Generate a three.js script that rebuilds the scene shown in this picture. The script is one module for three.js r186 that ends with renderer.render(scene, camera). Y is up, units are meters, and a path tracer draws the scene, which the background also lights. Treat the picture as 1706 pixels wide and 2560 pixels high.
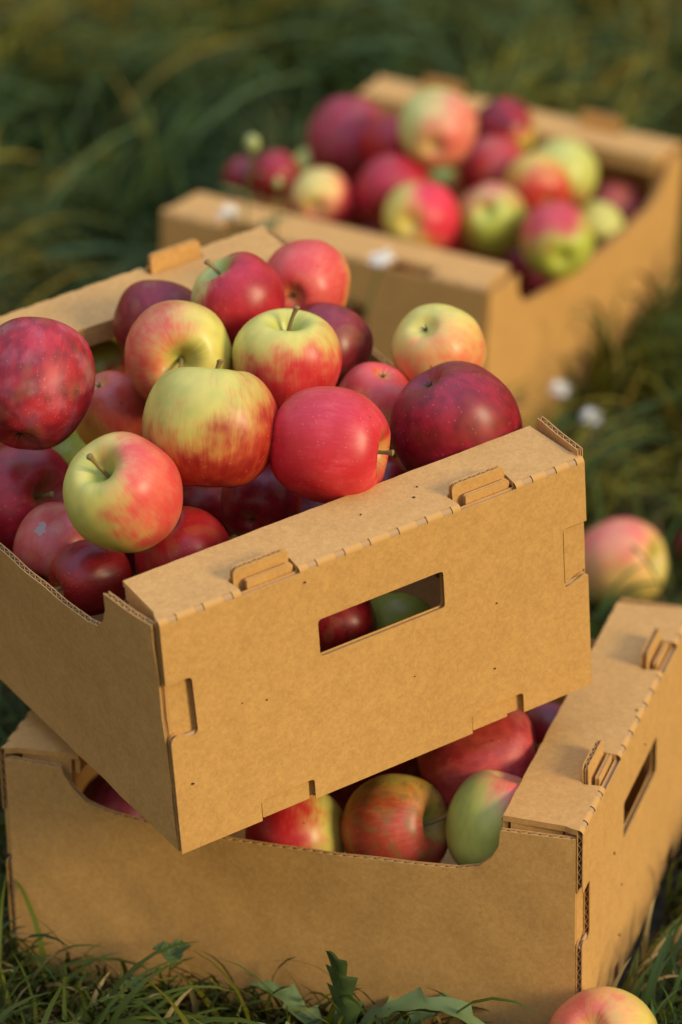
import * as THREE from 'three';
import { mergeGeometries } from 'three/addons/utils/BufferGeometryUtils.js';
import { createNoise2D, createNoise3D } from 'simplex-noise';

// ---------------------------------------------------------------- camera, sky, sun, exposure
const scene = new THREE.Scene();
const camera = new THREE.PerspectiveCamera(14.163, 682 / 1024, 0.1, 400);
camera.position.set(0, 1.4626, 0);
camera.rotation.order = 'YXZ';
camera.rotation.set(-0.46239, 0, -0.00357);
camera.focus = 2.5;
camera.userData.fStop = 3.9;
const renderer = new THREE.WebGLRenderer({ antialias: true });
renderer.toneMapping = THREE.LinearToneMapping;
renderer.toneMappingExposure = 1.0;
renderer.shadowMap.enabled = true;

// late-afternoon sky: pale and cool overhead, warmer and dimmer towards the horizon, the same all round
const SUN = new THREE.Vector3(Math.sin(1.0) * Math.cos(0.44), Math.sin(0.44), Math.cos(1.0) * Math.cos(0.44));
{
  const w = 256, h = 128, data = new Float32Array(w * h * 4);
  for (let y = 0; y < h; y++) for (let x = 0; x < w; x++) {
    const up = Math.max(0, Math.sin(((y + 0.5) / h - 0.5) * Math.PI)), k = Math.pow(up, 1.8), i = (y * w + x) * 4;
    const lo = [0.37, 0.255, 0.03], hi = [1.04, 1.34, 2.2];
    for (let c = 0; c < 3; c++) data[i + c] = lo[c] + (hi[c] - lo[c]) * k;
    data[i + 3] = 1;
  }
  const sky = new THREE.DataTexture(data, w, h, THREE.RGBAFormat, THREE.FloatType);
  sky.mapping = THREE.EquirectangularReflectionMapping;
  sky.magFilter = sky.minFilter = THREE.LinearFilter;
  sky.needsUpdate = true;
  scene.background = sky;
  scene.environment = sky;
}
const sun = new THREE.DirectionalLight(new THREE.Color().setRGB(1.0, 0.79, 0.47), 3.1);
sun.position.copy(SUN).multiplyScalar(8).add(new THREE.Vector3(0, 0, -2.5));
sun.target.position.set(0, 0, -2.6);
sun.castShadow = true;
sun.shadow.radius = 34;
sun.shadow.mapSize.set(2048, 2048);
Object.assign(sun.shadow.camera, { left: -2, right: 2, top: 2, bottom: -2, near: 1, far: 20 });
scene.add(sun, sun.target);

// ---------------------------------------------------------------- helpers
function rand(seed) { let s = seed | 0; return () => { s = (s + 0x6d2b79f5) | 0; let t = Math.imul(s ^ (s >>> 15), 1 | s); t = (t + Math.imul(t ^ (t >>> 7), 61 | t)) ^ t; return ((t ^ (t >>> 14)) >>> 0) / 4294967296; }; }
const N3 = createNoise3D(rand(11)), N2 = createNoise2D(rand(23));
const clamp = THREE.MathUtils.clamp, lerp = THREE.MathUtils.lerp, sstep = (a, b, x) => { const t = clamp((x - a) / (b - a), 0, 1); return t * t * (3 - 2 * t); };
const V = (x, y, z) => new THREE.Vector3(x, y, z);
const taken = {};
function numbered(n) { if (!(n in taken)) { taken[n] = 0; return n; } taken[n]++; return n + '_' + String(taken[n]).padStart(3, '0'); }
function shadow(o) { o.castShadow = true; o.receiveShadow = true; return o; }
function part(name, geo, mat, parent) { const m = shadow(new THREE.Mesh(geo, mat)); m.name = name; parent.add(m); return m; }
function thing(name, label, category, group) { const o = new THREE.Group(); o.name = numbered(name); o.userData = { label, category }; if (group) o.userData.group = group; scene.add(o); return o; }
const merged = (list) => mergeGeometries(list.map((g) => { const q = g.index ? g.toNonIndexed() : g; for (const k of Object.keys(q.attributes)) if (!['position', 'normal', 'uv'].includes(k)) q.deleteAttribute(k); return q; }));
function slabBox(x0, x1, y0, y1, z0, z1) {   // a box with uv in metres
  const g = new THREE.BoxGeometry(x1 - x0, y1 - y0, z1 - z0).translate((x0 + x1) / 2, (y0 + y1) / 2, (z0 + z1) / 2), p = g.attributes.position, n = g.attributes.normal, uv = g.attributes.uv;
  for (let i = 0; i < p.count; i++) {
    const a = Math.abs(n.getX(i)) > 0.5 ? [p.getZ(i), p.getY(i)] : Math.abs(n.getY(i)) > 0.5 ? [p.getX(i), p.getZ(i)] : [p.getX(i), p.getY(i)];
    uv.setXY(i, a[0], a[1]);
  }
  return g;
}
// a thin closed slab over a grid of nc x nr cells: pos(i, j) on one face, pos + off on the other
function slabGrid(nc, nr, pos, off, uvAt) {
  const P = [], U = [], I = [];
  const face = (shift, flip) => {
    const b = P.length / 3;
    for (let i = 0; i <= nc; i++) for (let j = 0; j <= nr; j++) { const p = pos(i, j), o = shift ? off(i, j) : [0, 0, 0]; P.push(p[0] + o[0], p[1] + o[1], p[2] + o[2]); U.push(...uvAt(i, j)); }
    for (let i = 0; i < nc; i++) for (let j = 0; j < nr; j++) { const a = b + i * (nr + 1) + j, c = a + nr + 1; if (flip) I.push(a, c, a + 1, a + 1, c, c + 1); else I.push(a, a + 1, c, a + 1, c + 1, c); }
  };
  const strip = (list, flip) => {
    const b = P.length / 3;
    for (const [i, j] of list) { const p = pos(i, j), o = off(i, j), u = uvAt(i, j); P.push(...p, p[0] + o[0], p[1] + o[1], p[2] + o[2]); U.push(...u, u[0] + 0.0004, u[1] + 0.0004); }
    for (let k = 0; k < list.length - 1; k++) { const a = b + 2 * k; if (flip) I.push(a, a + 2, a + 1, a + 1, a + 2, a + 3); else I.push(a, a + 1, a + 2, a + 1, a + 3, a + 2); }
  };
  face(false, false); face(true, true);
  const row = (j) => Array.from({ length: nc + 1 }, (_, i) => [i, j]), col = (i) => Array.from({ length: nr + 1 }, (_, j) => [i, j]);
  strip(row(nr), false); strip(row(0), true); strip(col(0), false); strip(col(nc), true);
  const g = new THREE.BufferGeometry();
  g.setAttribute('position', new THREE.Float32BufferAttribute(P, 3)); g.setAttribute('uv', new THREE.Float32BufferAttribute(U, 2)); g.setIndex(I);
  g.computeVertexNormals();
  return g;
}

// ---------------------------------------------------------------- materials
const srgbLin = (c) => { c /= 255; return c <= 0.04045 ? c / 12.92 : Math.pow((c + 0.055) / 1.055, 2.4); };
function tiledNoise(n, cells, r) {   // value noise that repeats, n x n pixels
  const g = Float32Array.from({ length: cells * cells }, () => r() * 2 - 1), out = new Float32Array(n * n), s = (t) => t * t * (3 - 2 * t);
  for (let y = 0; y < n; y++) { const fy = y / n * cells, y0 = Math.floor(fy), ty = s(fy - y0), ya = (y0 % cells) * cells, yb = ((y0 + 1) % cells) * cells;
    for (let x = 0; x < n; x++) { const fx = x / n * cells, x0 = Math.floor(fx), tx = s(fx - x0), xa = x0 % cells, xb = (x0 + 1) % cells; out[y * n + x] = lerp(lerp(g[ya + xa], g[ya + xb], tx), lerp(g[yb + xa], g[yb + xb], tx), ty); } }
  return out;
}
function kraftTexture() {   // kraft paper: cloudy pulp, short fibres, a few darker specks; one tile is 0.32 m
  const n = 1024, r = rand(77), tone = new Float32Array(n * n);
  for (const [cells, amp] of [[7, 0.012], [24, 0.012], [60, 0.015], [150, 0.028], [400, 0.03]]) { const t = tiledNoise(n, cells, r); for (let i = 0; i < n * n; i++) tone[i] += t[i] * amp; }
  for (let k = 0; k < 42000; k++) {
    const amp = (r() - 0.47) * 0.06, a = Math.PI / 2 + (r() - 0.5) * 1.6, len = 3 + r() * 13; let x = r() * n, y = r() * n, bend = (r() - 0.5) * 0.12, ang = a;
    for (let s = 0; s < len; s++) { tone[((y | 0) & (n - 1)) * n + ((x | 0) & (n - 1))] += amp; x += Math.cos(ang) + n; y += Math.sin(ang) + n; x %= n; y %= n; ang += bend; }
  }
  for (let k = 0; k < 420; k++) { const x = r() * n | 0, y = r() * n | 0; tone[y * n + x] -= 0.2 * r(); tone[y * n + ((x + 1) & (n - 1))] -= 0.15 * r(); }
  const data = new Uint8Array(n * n * 4), bump = new Uint8Array(n * n * 4), base = [200, 154, 85];
  for (let i = 0; i < n * n; i++) {
    const t = tone[i];
    for (let c = 0; c < 3; c++) { data[i * 4 + c] = clamp(base[c] * (1 + t * (1 + 0.25 * c)), 0, 255); bump[i * 4 + c] = clamp(128 + t * 600, 0, 255); }
    data[i * 4 + 3] = bump[i * 4 + 3] = 255;
  }
  const mk = (d, cs) => { const t = new THREE.DataTexture(d, n, n); t.wrapS = t.wrapT = THREE.RepeatWrapping; t.magFilter = THREE.LinearFilter; t.repeat.set(1 / 0.32, 1 / 0.32); if (cs) t.colorSpace = THREE.SRGBColorSpace; t.needsUpdate = true; return t; };
  return [mk(data, true), mk(bump, false)];
}
const [kraftMap, kraftBump] = kraftTexture();
const M = {
  kraft: new THREE.MeshStandardMaterial({ map: kraftMap, bumpMap: kraftBump, bumpScale: 0.00012, roughness: 0.82 }),
  core: new THREE.MeshStandardMaterial({ color: new THREE.Color().setRGB(0.45, 0.28, 0.12), roughness: 0.9 }),
  stem: new THREE.MeshStandardMaterial({ color: new THREE.Color().setRGB(0.24, 0.165, 0.05), roughness: 0.75 }),
  calyx: new THREE.MeshStandardMaterial({ color: new THREE.Color().setRGB(0.07, 0.06, 0.03), roughness: 0.95 }),
  speck: new THREE.MeshStandardMaterial({ color: new THREE.Color().setRGB(0.03, 0.02, 0.012), roughness: 0.95 }),
};

// ---------------------------------------------------------------- the ground
const groundY = -0.008;
{
  const n = 512, r = rand(5), a = tiledNoise(n, 7, r), b = tiledNoise(n, 31, r), c = tiledNoise(n, 110, r), data = new Uint8Array(n * n * 4);
  for (let i = 0; i < n * n; i++) {
    const t = 0.5 + 0.25 * a[i] + 0.2 * b[i], f = 1 + 0.5 * c[i];
    data[i * 4] = clamp((40 + 30 * t) * f, 0, 255); data[i * 4 + 1] = clamp((36 + 22 * t) * f, 0, 255); data[i * 4 + 2] = clamp((19 + 8 * t) * f, 0, 255); data[i * 4 + 3] = 255;
  }
  const t = new THREE.DataTexture(data, n, n); t.wrapS = t.wrapT = THREE.RepeatWrapping; t.magFilter = THREE.LinearFilter; t.colorSpace = THREE.SRGBColorSpace; t.needsUpdate = true;
  const g = new THREE.PlaneGeometry(240, 240, 1, 1).rotateX(-Math.PI / 2).translate(0, groundY, -30), uv = g.attributes.uv;
  for (let i = 0; i < uv.count; i++) uv.setXY(i, uv.getX(i) * 300, uv.getY(i) * 300);
  const m = shadow(new THREE.Mesh(g, new THREE.MeshStandardMaterial({ map: t, roughness: 1 })));
  m.name = 'ground'; m.userData = { kind: 'structure', label: 'brown meadow soil and thatch under the grass' };
  scene.add(m);
}

// ---------------------------------------------------------------- cardboard crates
const W = 0.30, L = 0.382, H = 0.1675, D = 0.052, T = 0.004, LT = 0.0006, PITCH = 0.0066;
const EAR = H - 0.006;
const CUT = [[-L / 2, EAR], [-0.1475, EAR], [-0.1465, EAR - 0.005], [-0.141, 0.147], [-0.132, 0.1385], [-0.1135, 0.1325], [-0.093, 0.1303], [-0.035, 0.1268], [0.035, 0.127], [0.112, 0.1297], [0.1256, 0.1335], [0.134, 0.1415], [0.1385, 0.150], [0.1395, EAR], [L / 2, EAR]];
function topAt(z, earZ) {
  for (let k = 0; k < CUT.length - 1; k++) if (z <= CUT[k + 1][0]) { const a = CUT[k], b = CUT[k + 1], f = clamp((z - a[0]) / (b[0] - a[0]), 0, 1), y = lerp(a[1], b[1], f); return y > 0.133 ? y + earZ(z) * sstep(0.133, EAR, y) : y; }
  return EAR + earZ(z);
}
const wave = (s) => Math.asin(0.96 * Math.sin(s * 2 * Math.PI / PITCH)) / Math.asin(0.96);   // a rounded zigzag
function sidePanel(box, s, bow, ear) {
  const z0 = L / 2 - T - 0.0004;
  const zs = new Set(CUT.map((c) => clamp(c[0], -z0, z0)));
  for (let i = 0; i <= 80; i++) zs.add(lerp(-z0, z0, i / 80));
  const Z = [...zs].sort((a, b) => a - b), nr = 10;
  const earZ = (z) => (z > 0 ? ear[1] : ear[0]);
  const xAt = (z, y) => W / 2 + bow * Math.pow(clamp(y / H, 0, 1), 1.4) * Math.pow(Math.cos(z / L * Math.PI * 0.985), 0.6) + 0.0006 * N2(z * 18 + s * 7, y * 18);
  const skin = (depth) => slabGrid(Z.length - 1, nr, (i, j) => { const z = Z[i], y = 0.0005 + (topAt(z, earZ) - 0.0005) * j / nr; return [s * (xAt(z, y) - depth), y, z]; }, () => [-s * LT, 0, 0], (i, j) => [Z[i] + 3.1 * s, topAt(Z[i], earZ) * j / nr]);
  const panel = part('side_panel', merged([skin(0), skin(T - LT)]), M.kraft, box);
  const nz = Math.round(2 * z0 / (PITCH / 8)), zm = (i) => lerp(-z0 + 0.0006, z0 - 0.0006, i / nz), nm = 5;
  const core = slabGrid(nz, nm, (i, j) => { const z = zm(i), y = 0.001 + (topAt(z, earZ) - 0.0012) * j / nm; return [s * (xAt(z, y) - T / 2 + wave(z) * (T / 2 - LT - 0.0003)), y, z]; }, () => [-s * 0.0005, 0, 0], (i, j) => [zm(i), j * 0.03]);
  part('corrugated_core', core, M.core, panel);
}
function roundedRectPath(path, x0, y0, x1, y1, r) { path.moveTo(x0 + r, y0); path.lineTo(x1 - r, y0); path.quadraticCurveTo(x1, y0, x1, y0 + r); path.lineTo(x1, y1 - r); path.quadraticCurveTo(x1, y1, x1 - r, y1); path.lineTo(x0 + r, y1); path.quadraticCurveTo(x0, y1, x0, y1 - r); path.lineTo(x0, y0 + r); path.quadraticCurveTo(x0, y0, x0 + r, y0); return path; }
const X0 = W / 2 - 0.0005, FR = 0.0035, TOP = H - FR, NOTCH = { y0: 0.083, y1: 0.1225, w: 0.0178 }, FEET = [[-0.093, -0.055], [0.0595, 0.098]], FOOT = 0.0155, HOLE = [-0.0445, 0.1005, 0.0445, 0.127], SLOTS = [[-0.094, -0.054], [0.0595, 0.0995]], SLOTZ = 0.1752;
function endShape() {
  const s = new THREE.Shape(), r = 0.003;
  s.moveTo(-X0, 0.0005);
  for (const [a, b] of FEET) { s.lineTo(a, 0.0005); s.lineTo(a, FOOT - r); s.quadraticCurveTo(a, FOOT, a + r, FOOT); s.lineTo(b - r, FOOT); s.quadraticCurveTo(b, FOOT, b, FOOT - r); s.lineTo(b, 0.0005); }
  s.lineTo(X0, 0.0005); s.lineTo(X0, NOTCH.y0 - 0.001);
  s.quadraticCurveTo(X0 - 0.0005, NOTCH.y0 + 0.0015, X0 - 0.004, NOTCH.y0 + 0.001); s.quadraticCurveTo(X0 - 0.010, NOTCH.y0 - 0.001, X0 - 0.0165, NOTCH.y0 - 0.003);
  s.lineTo(X0 - NOTCH.w, NOTCH.y0 - 0.001); s.lineTo(X0 - NOTCH.w, NOTCH.y1 - r); s.quadraticCurveTo(X0 - NOTCH.w, NOTCH.y1, X0 - NOTCH.w + r, NOTCH.y1); s.lineTo(X0, NOTCH.y1); s.lineTo(X0, TOP);
  s.lineTo(-X0, TOP); s.lineTo(-X0, NOTCH.y1 + 0.0015); s.quadraticCurveTo(-X0, NOTCH.y1, -X0 + 0.0025, NOTCH.y1);
  s.lineTo(-X0 + NOTCH.w - 0.003, NOTCH.y1); s.quadraticCurveTo(-X0 + NOTCH.w, NOTCH.y1, -X0 + NOTCH.w, NOTCH.y1 - 0.004); s.lineTo(-X0 + NOTCH.w + 0.0008, NOTCH.y0 + 0.002);
  s.quadraticCurveTo(-X0 + NOTCH.w, NOTCH.y0 - 0.003, -X0 + NOTCH.w - 0.006, NOTCH.y0 - 0.0015); s.quadraticCurveTo(-X0 + 0.008, NOTCH.y0 + 0.003, -X0 + 0.004, NOTCH.y0 + 0.0025); s.quadraticCurveTo(-X0, NOTCH.y0 + 0.001, -X0, NOTCH.y0 - 0.003);
  s.closePath();
  s.holes.push(roundedRectPath(new THREE.Path(), ...HOLE, 0.003));
  return s;
}
function endSpans(y) {
  const inNotch = y > NOTCH.y0 && y < NOTCH.y1, e = 0.0006, a = -X0 + e + (inNotch ? NOTCH.w + 0.0004 : 0), b = X0 - e - (inNotch ? NOTCH.w : 0);
  const cuts = y < FOOT ? FEET : y > HOLE[1] && y < HOLE[3] ? [[HOLE[0], HOLE[2]]] : [], spans = []; let at = a;
  for (const [c, d] of cuts) { spans.push([at, c - e]); at = d + e; }
  spans.push([at, b]);
  return spans;
}
const turnEnd = new THREE.Matrix4().makeRotationY(Math.PI);
function extrude(shape, depth) { return new THREE.ExtrudeGeometry(shape, { depth, bevelEnabled: false, curveSegments: 5 }); }
function endWall(box, dir, tabs, r) {
  const fix = (g) => (dir > 0 ? g : g.applyMatrix4(turnEnd));
  const shape = endShape();
  const outer = extrude(shape, LT).translate(0, 0, L / 2 - LT), inner = extrude(shape, LT).translate(0, 0, L / 2 - T);
  const panel = part('end_panel', fix(merged([outer, inner])), M.kraft, box);
  // horizontal flutes, cut where the board is cut
  const step = PITCH / 8, strips = []; let run = null;
  for (let y = 0.0012; y < TOP - 0.0005; y += step) {
    const sp = endSpans(y);
    if (!run || run[0].sp.length !== sp.length || sp.some((q, k) => Math.abs(q[0] - run[run.length - 1].sp[k][0]) > 0.006 || Math.abs(q[1] - run[run.length - 1].sp[k][1]) > 0.006)) { if (run && run.length > 1) strips.push(run); run = []; }
    run.push({ y, sp });
  }
  if (run.length > 1) strips.push(run);
  const cores = [];
  for (const st of strips) for (let k = 0; k < st[0].sp.length; k++) cores.push(slabGrid(st.length - 1, 1, (i, j) => [st[i].sp[k][j], st[i].y, L / 2 - T / 2 + wave(st[i].y) * (T / 2 - LT - 0.0003)], () => [0, 0, -0.0005], (i, j) => [st[i].sp[k][j], st[i].y]));
  part('corrugated_core', fix(merged(cores)), M.core, panel);
  // piece of board pushed a hair inwards in the right-hand notch, and the flap folded in from the handle hole
  const plug = new THREE.Shape(); plug.moveTo(X0 - NOTCH.w + 0.0009, NOTCH.y0 + 0.0008); plug.lineTo(X0 - 0.0165, NOTCH.y0 - 0.0006); plug.quadraticCurveTo(X0 - 0.010, NOTCH.y0 + 0.0035, X0 - 0.004, NOTCH.y0 + 0.005); plug.lineTo(X0 - 0.0018, NOTCH.y0 + 0.005); plug.lineTo(X0 - 0.0018, NOTCH.y1 - 0.0008); plug.lineTo(X0 - NOTCH.w + 0.0009, NOTCH.y1 - 0.0008); plug.closePath();
  part('lock_flap', fix(extrude(plug, T - 0.001).translate(0, 0, L / 2 - T + 0.0004)), M.kraft, panel);
  const hf = slabBox(HOLE[0] + 0.001, HOLE[2] - 0.001, -0.022, 0, -T, 0).rotateX(0.92).translate(0, HOLE[3] + 0.0008, L / 2 - T - 0.0006);
  part('handle_flap', fix(hf), M.kraft, panel);
  // feet: the base flap shows in the two notches at the bottom edge
  FEET.forEach(([a, b], k) => {
    const f = extrude(roundedRectPath(new THREE.Shape(), a + 0.0011, 0.0015, b - 0.0038 - (k ? 0.008 : 0), FOOT - 0.0011, 0.001), T - 0.0016).translate(0, 0, L / 2 - T + 0.0003);
    part('lock_flap', fix(f), M.kraft, panel);
  });
  // side flaps folded round the corners behind the end panel
  for (const s of [-1, 1]) {
    const zc = L / 2 - T - 0.0004, fl = slabBox(s < 0 ? -W / 2 + 0.004 : 0.0465, s < 0 ? -0.0465 : W / 2 - 0.004, 0.001, EAR - 0.004, zc - T, zc);
    part('corner_flap', fix(fl), M.kraft, box);
    const q = new THREE.CylinderGeometry(T, T, EAR - 0.006, 8, 1, true, s < 0 ? -Math.PI / 2 : 0, Math.PI / 2).translate(s * (W / 2 - T), EAR / 2 - 0.001, zc - T);
    part('corner_fold', fix(q), M.kraft, box);
  }
  // ledge along the top with two slots, its turned-down lip and end flaps
  const zi = L / 2 - D, zo = L / 2 - FR, xl = 0.1445, ls = new THREE.Shape(), rr = 0.003;
  ls.moveTo(-xl, zi); 
  for (let i = 1; i < 40; i++) ls.lineTo(lerp(-xl, xl, i / 40), zi + 0.0004 * N2(i * 0.9 + dir * 40, box.position.x * 50));
  ls.lineTo(xl, zi); ls.lineTo(xl + 0.002, L / 2 - 0.012); ls.lineTo(X0 - 0.001, zo - 0.004); ls.lineTo(X0, zo);
  for (const [a, b] of [...SLOTS].reverse()) { ls.lineTo(b, zo); ls.lineTo(b + 0.001, SLOTZ + rr); ls.quadraticCurveTo(b + 0.001, SLOTZ, b - rr, SLOTZ); ls.lineTo(a + rr, SLOTZ); ls.quadraticCurveTo(a - 0.001, SLOTZ, a - 0.001, SLOTZ + rr); ls.lineTo(a, zo); }
  ls.lineTo(-X0, zo); ls.lineTo(-X0 + 0.001, zo - 0.004); ls.lineTo(-xl - 0.002, L / 2 - 0.012); ls.closePath();
  const top = extrude(ls, T).rotateX(Math.PI / 2).translate(0, H, 0);
  const ledge = part('top_ledge', fix(top), M.kraft, box);
  part('folded_lip', fix(merged([slabBox(-xl + 0.001, xl - 0.001, H - 0.014, H - T - 0.0002, zi - 0.0002, zi + T - 0.001)])), M.kraft, ledge);
  for (const s of [-1, 1]) part('end_flap', fix(slabBox(s * xl - (s > 0 ? T : 0.0002), s * xl + (s > 0 ? 0.0002 : T), H - 0.046, H - T - 0.0002, zi + 0.005, L / 2 - 0.014)), M.kraft, ledge);
  // the crease along the outer top edge: raised where the board is whole, open where it is perforated
  const creases = [], dashes = [];
  const put = (a, b, rad, list) => { if (b - a < 0.0008) return; const g = new THREE.CylinderGeometry(rad, rad, b - a, 7, 1, true, -Math.PI / 2, Math.PI / 2).rotateZ(-Math.PI / 2); list.push(g.translate((a + b) / 2, H - FR, L / 2 - FR)); };
  const spans = [[-X0, SLOTS[0][0]], [SLOTS[0][1], SLOTS[1][0]], [SLOTS[1][1], X0]];
  for (const [a, b] of spans) {
    const n = Math.max(1, Math.round((b - a) / 0.0185)), w = (b - a) / n;
    for (let k = 0; k < n; k++) { const g0 = a + w * (k + 0.30 + 0.06 * r()), g1 = g0 + 0.0058 + 0.002 * r(); put(a + w * k, g0, FR, creases); put(g0, Math.min(g1, a + w * (k + 1)), FR * 0.8, dashes); put(g1, a + w * (k + 1), FR, creases); }
  }
  for (const g of creases) part('fold_crease', fix(g), M.kraft, ledge);
  for (const g of dashes) part('perforation', fix(g), M.core, ledge);
  // locking tabs standing in the slots
  SLOTS.forEach(([a, b], k) => {
    const h = tabs[k], lean = (r() - 0.5) * 0.10;
    const sh = roundedTop(a + 0.0012, b - 0.0012, -0.024, h, 0.004), tab = extrude(sh, LT), z = SLOTZ + 0.0007;
    const nx = Math.round((b - a - 0.0024) / (PITCH / 8)), cx = (i) => lerp(a + 0.0016, b - 0.0016, i / nx);
    const capY = (x) => h - 0.0003 - 0.004 * (1 - Math.sqrt(1 - Math.pow(clamp(Math.max(a + 0.0052 - x, x - b + 0.0052, 0) / 0.004, 0, 1), 2)));
    const place = (g) => fix(g.rotateX(lean).translate(0, H, z));
    const tb = part('lock_tab', place(merged([tab, extrude(sh, LT).translate(0, 0, T - LT)])), M.kraft, ledge);
    if (tb) part('lock_tab_core', place(slabGrid(nx, 1, (i, j) => [cx(i), j ? capY(cx(i)) : -0.02, T / 2 + wave(cx(i)) * (T / 2 - LT - 0.0003)], () => [0, 0, -0.0005], (i, j) => [cx(i), j * 0.03])), M.core, ledge);
    const s2 = roundedTop(a + 0.007, b - 0.0015, -0.024, Math.min(h, 0.0012), 0.0016);
    part('lock_tab', fix(merged([extrude(s2, LT), extrude(s2, LT).translate(0, 0, 0.0028 - LT), extrude(roundedTop(a + 0.0074, b - 0.0019, -0.024, Math.min(h, 0.0012) - 0.0008, 0.0012), 0.0014).translate(0, 0, LT + 0.0001)]).translate(0, H, SLOTZ + 0.0074)), M.kraft, ledge);
  });
}
function roundedTop(x0, x1, y0, y1, r) { const s = new THREE.Shape(); s.moveTo(x0, y0); s.lineTo(x1, y0); s.lineTo(x1, y1 - r); s.quadraticCurveTo(x1, y1, x1 - r, y1); s.lineTo(x0 + r, y1); s.quadraticCurveTo(x0, y1, x0, y1 - r); s.closePath(); return s; }
function crate(label, o) {
  const box = thing('cardboard_crate', label, 'crate', 'cardboard fruit crates'), r = rand(o.seed);
  box.position.set(...o.at); box.rotation.set(...o.turn, 'YXZ');
  part('base_panel', slabBox(-W / 2 + T + 0.001, W / 2 - T - 0.001, 0.0005, T, -L / 2 + T + 0.006, L / 2 - T - 0.006), M.kraft, box);
  sidePanel(box, -1, o.bow[0], o.ears[0]); sidePanel(box, 1, o.bow[1], o.ears[1]);
  endWall(box, 1, o.tabs[0], r); endWall(box, -1, o.tabs[1], r);
  if (o.specks) {
    const gs = o.specks.map(([x, y, z, q]) => new THREE.IcosahedronGeometry(q * 0.7, 1).scale(1.5, 0.8, 0.8).rotateY(x * 90).rotateZ(x * 70).translate(x, y, z));
    const sp = part('dirt_speck', merged(gs), M.speck, box); sp.userData.kind = 'stuff';
  }
  return box;
}
const zf = L / 2 + 0.0004;
crate('upper cardboard crate, tilted, heaped with apples, standing on another crate', { seed: 3, at: [-0.06967, 0.20147, -2.36024], turn: [0.05404, 0.55553, 0.09993], bow: [0.015, 0.006], ears: [[0, 0.003], [0.004, 0.010]], tabs: [[0.0085, 0.008], [0.013, 0.012]],
  specks: [[-0.0515, 0.157, zf, 0.0011], [-0.0835, 0.086, zf, 0.0009], [-0.138, 0.048, zf, 0.0012], [0.078, 0.042, zf, 0.0010], [0.0815, 0.089, zf, 0.0009], [0.006, H + 0.0004, 0.163, 0.0008], [0.042, H + 0.0004, 0.166, 0.0010], [0.05, H + 0.0004, 0.157, 0.0008], [-0.1, 0.0905, zf, 0.0006], [0.02, 0.06, zf, 0.0006]] });
crate('lower cardboard crate on the grass, carrying the tilted one', { seed: 4, at: [0.01226, 0.00007, -2.35902], turn: [-0.01439, 1.26531, 0.00804], bow: [0.006, 0.004], ears: [[0, 0], [0.004, 0.006]], tabs: [[0.0115, 0.0115], [0.010, 0.010]],
  specks: [[-0.07, 0.105, zf, 0.0011], [-0.05, 0.07, zf, 0.0009], [-0.055, 0.035, zf, 0.0012], [0.01, 0.14, zf, 0.0009], [0.004, H + 0.0003, 0.187, 0.0012]] });
crate('blurred cardboard crate in the grass behind, apples heaped inside', { seed: 6, at: [0.07035, -0.00073, -3.23574], turn: [-0.01842, -0.50256, -0.02947], bow: [0.004, 0.006], ears: [[0, 0], [0, 0]], tabs: [[-0.02, -0.02], [0.014, 0.014]] });

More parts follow.
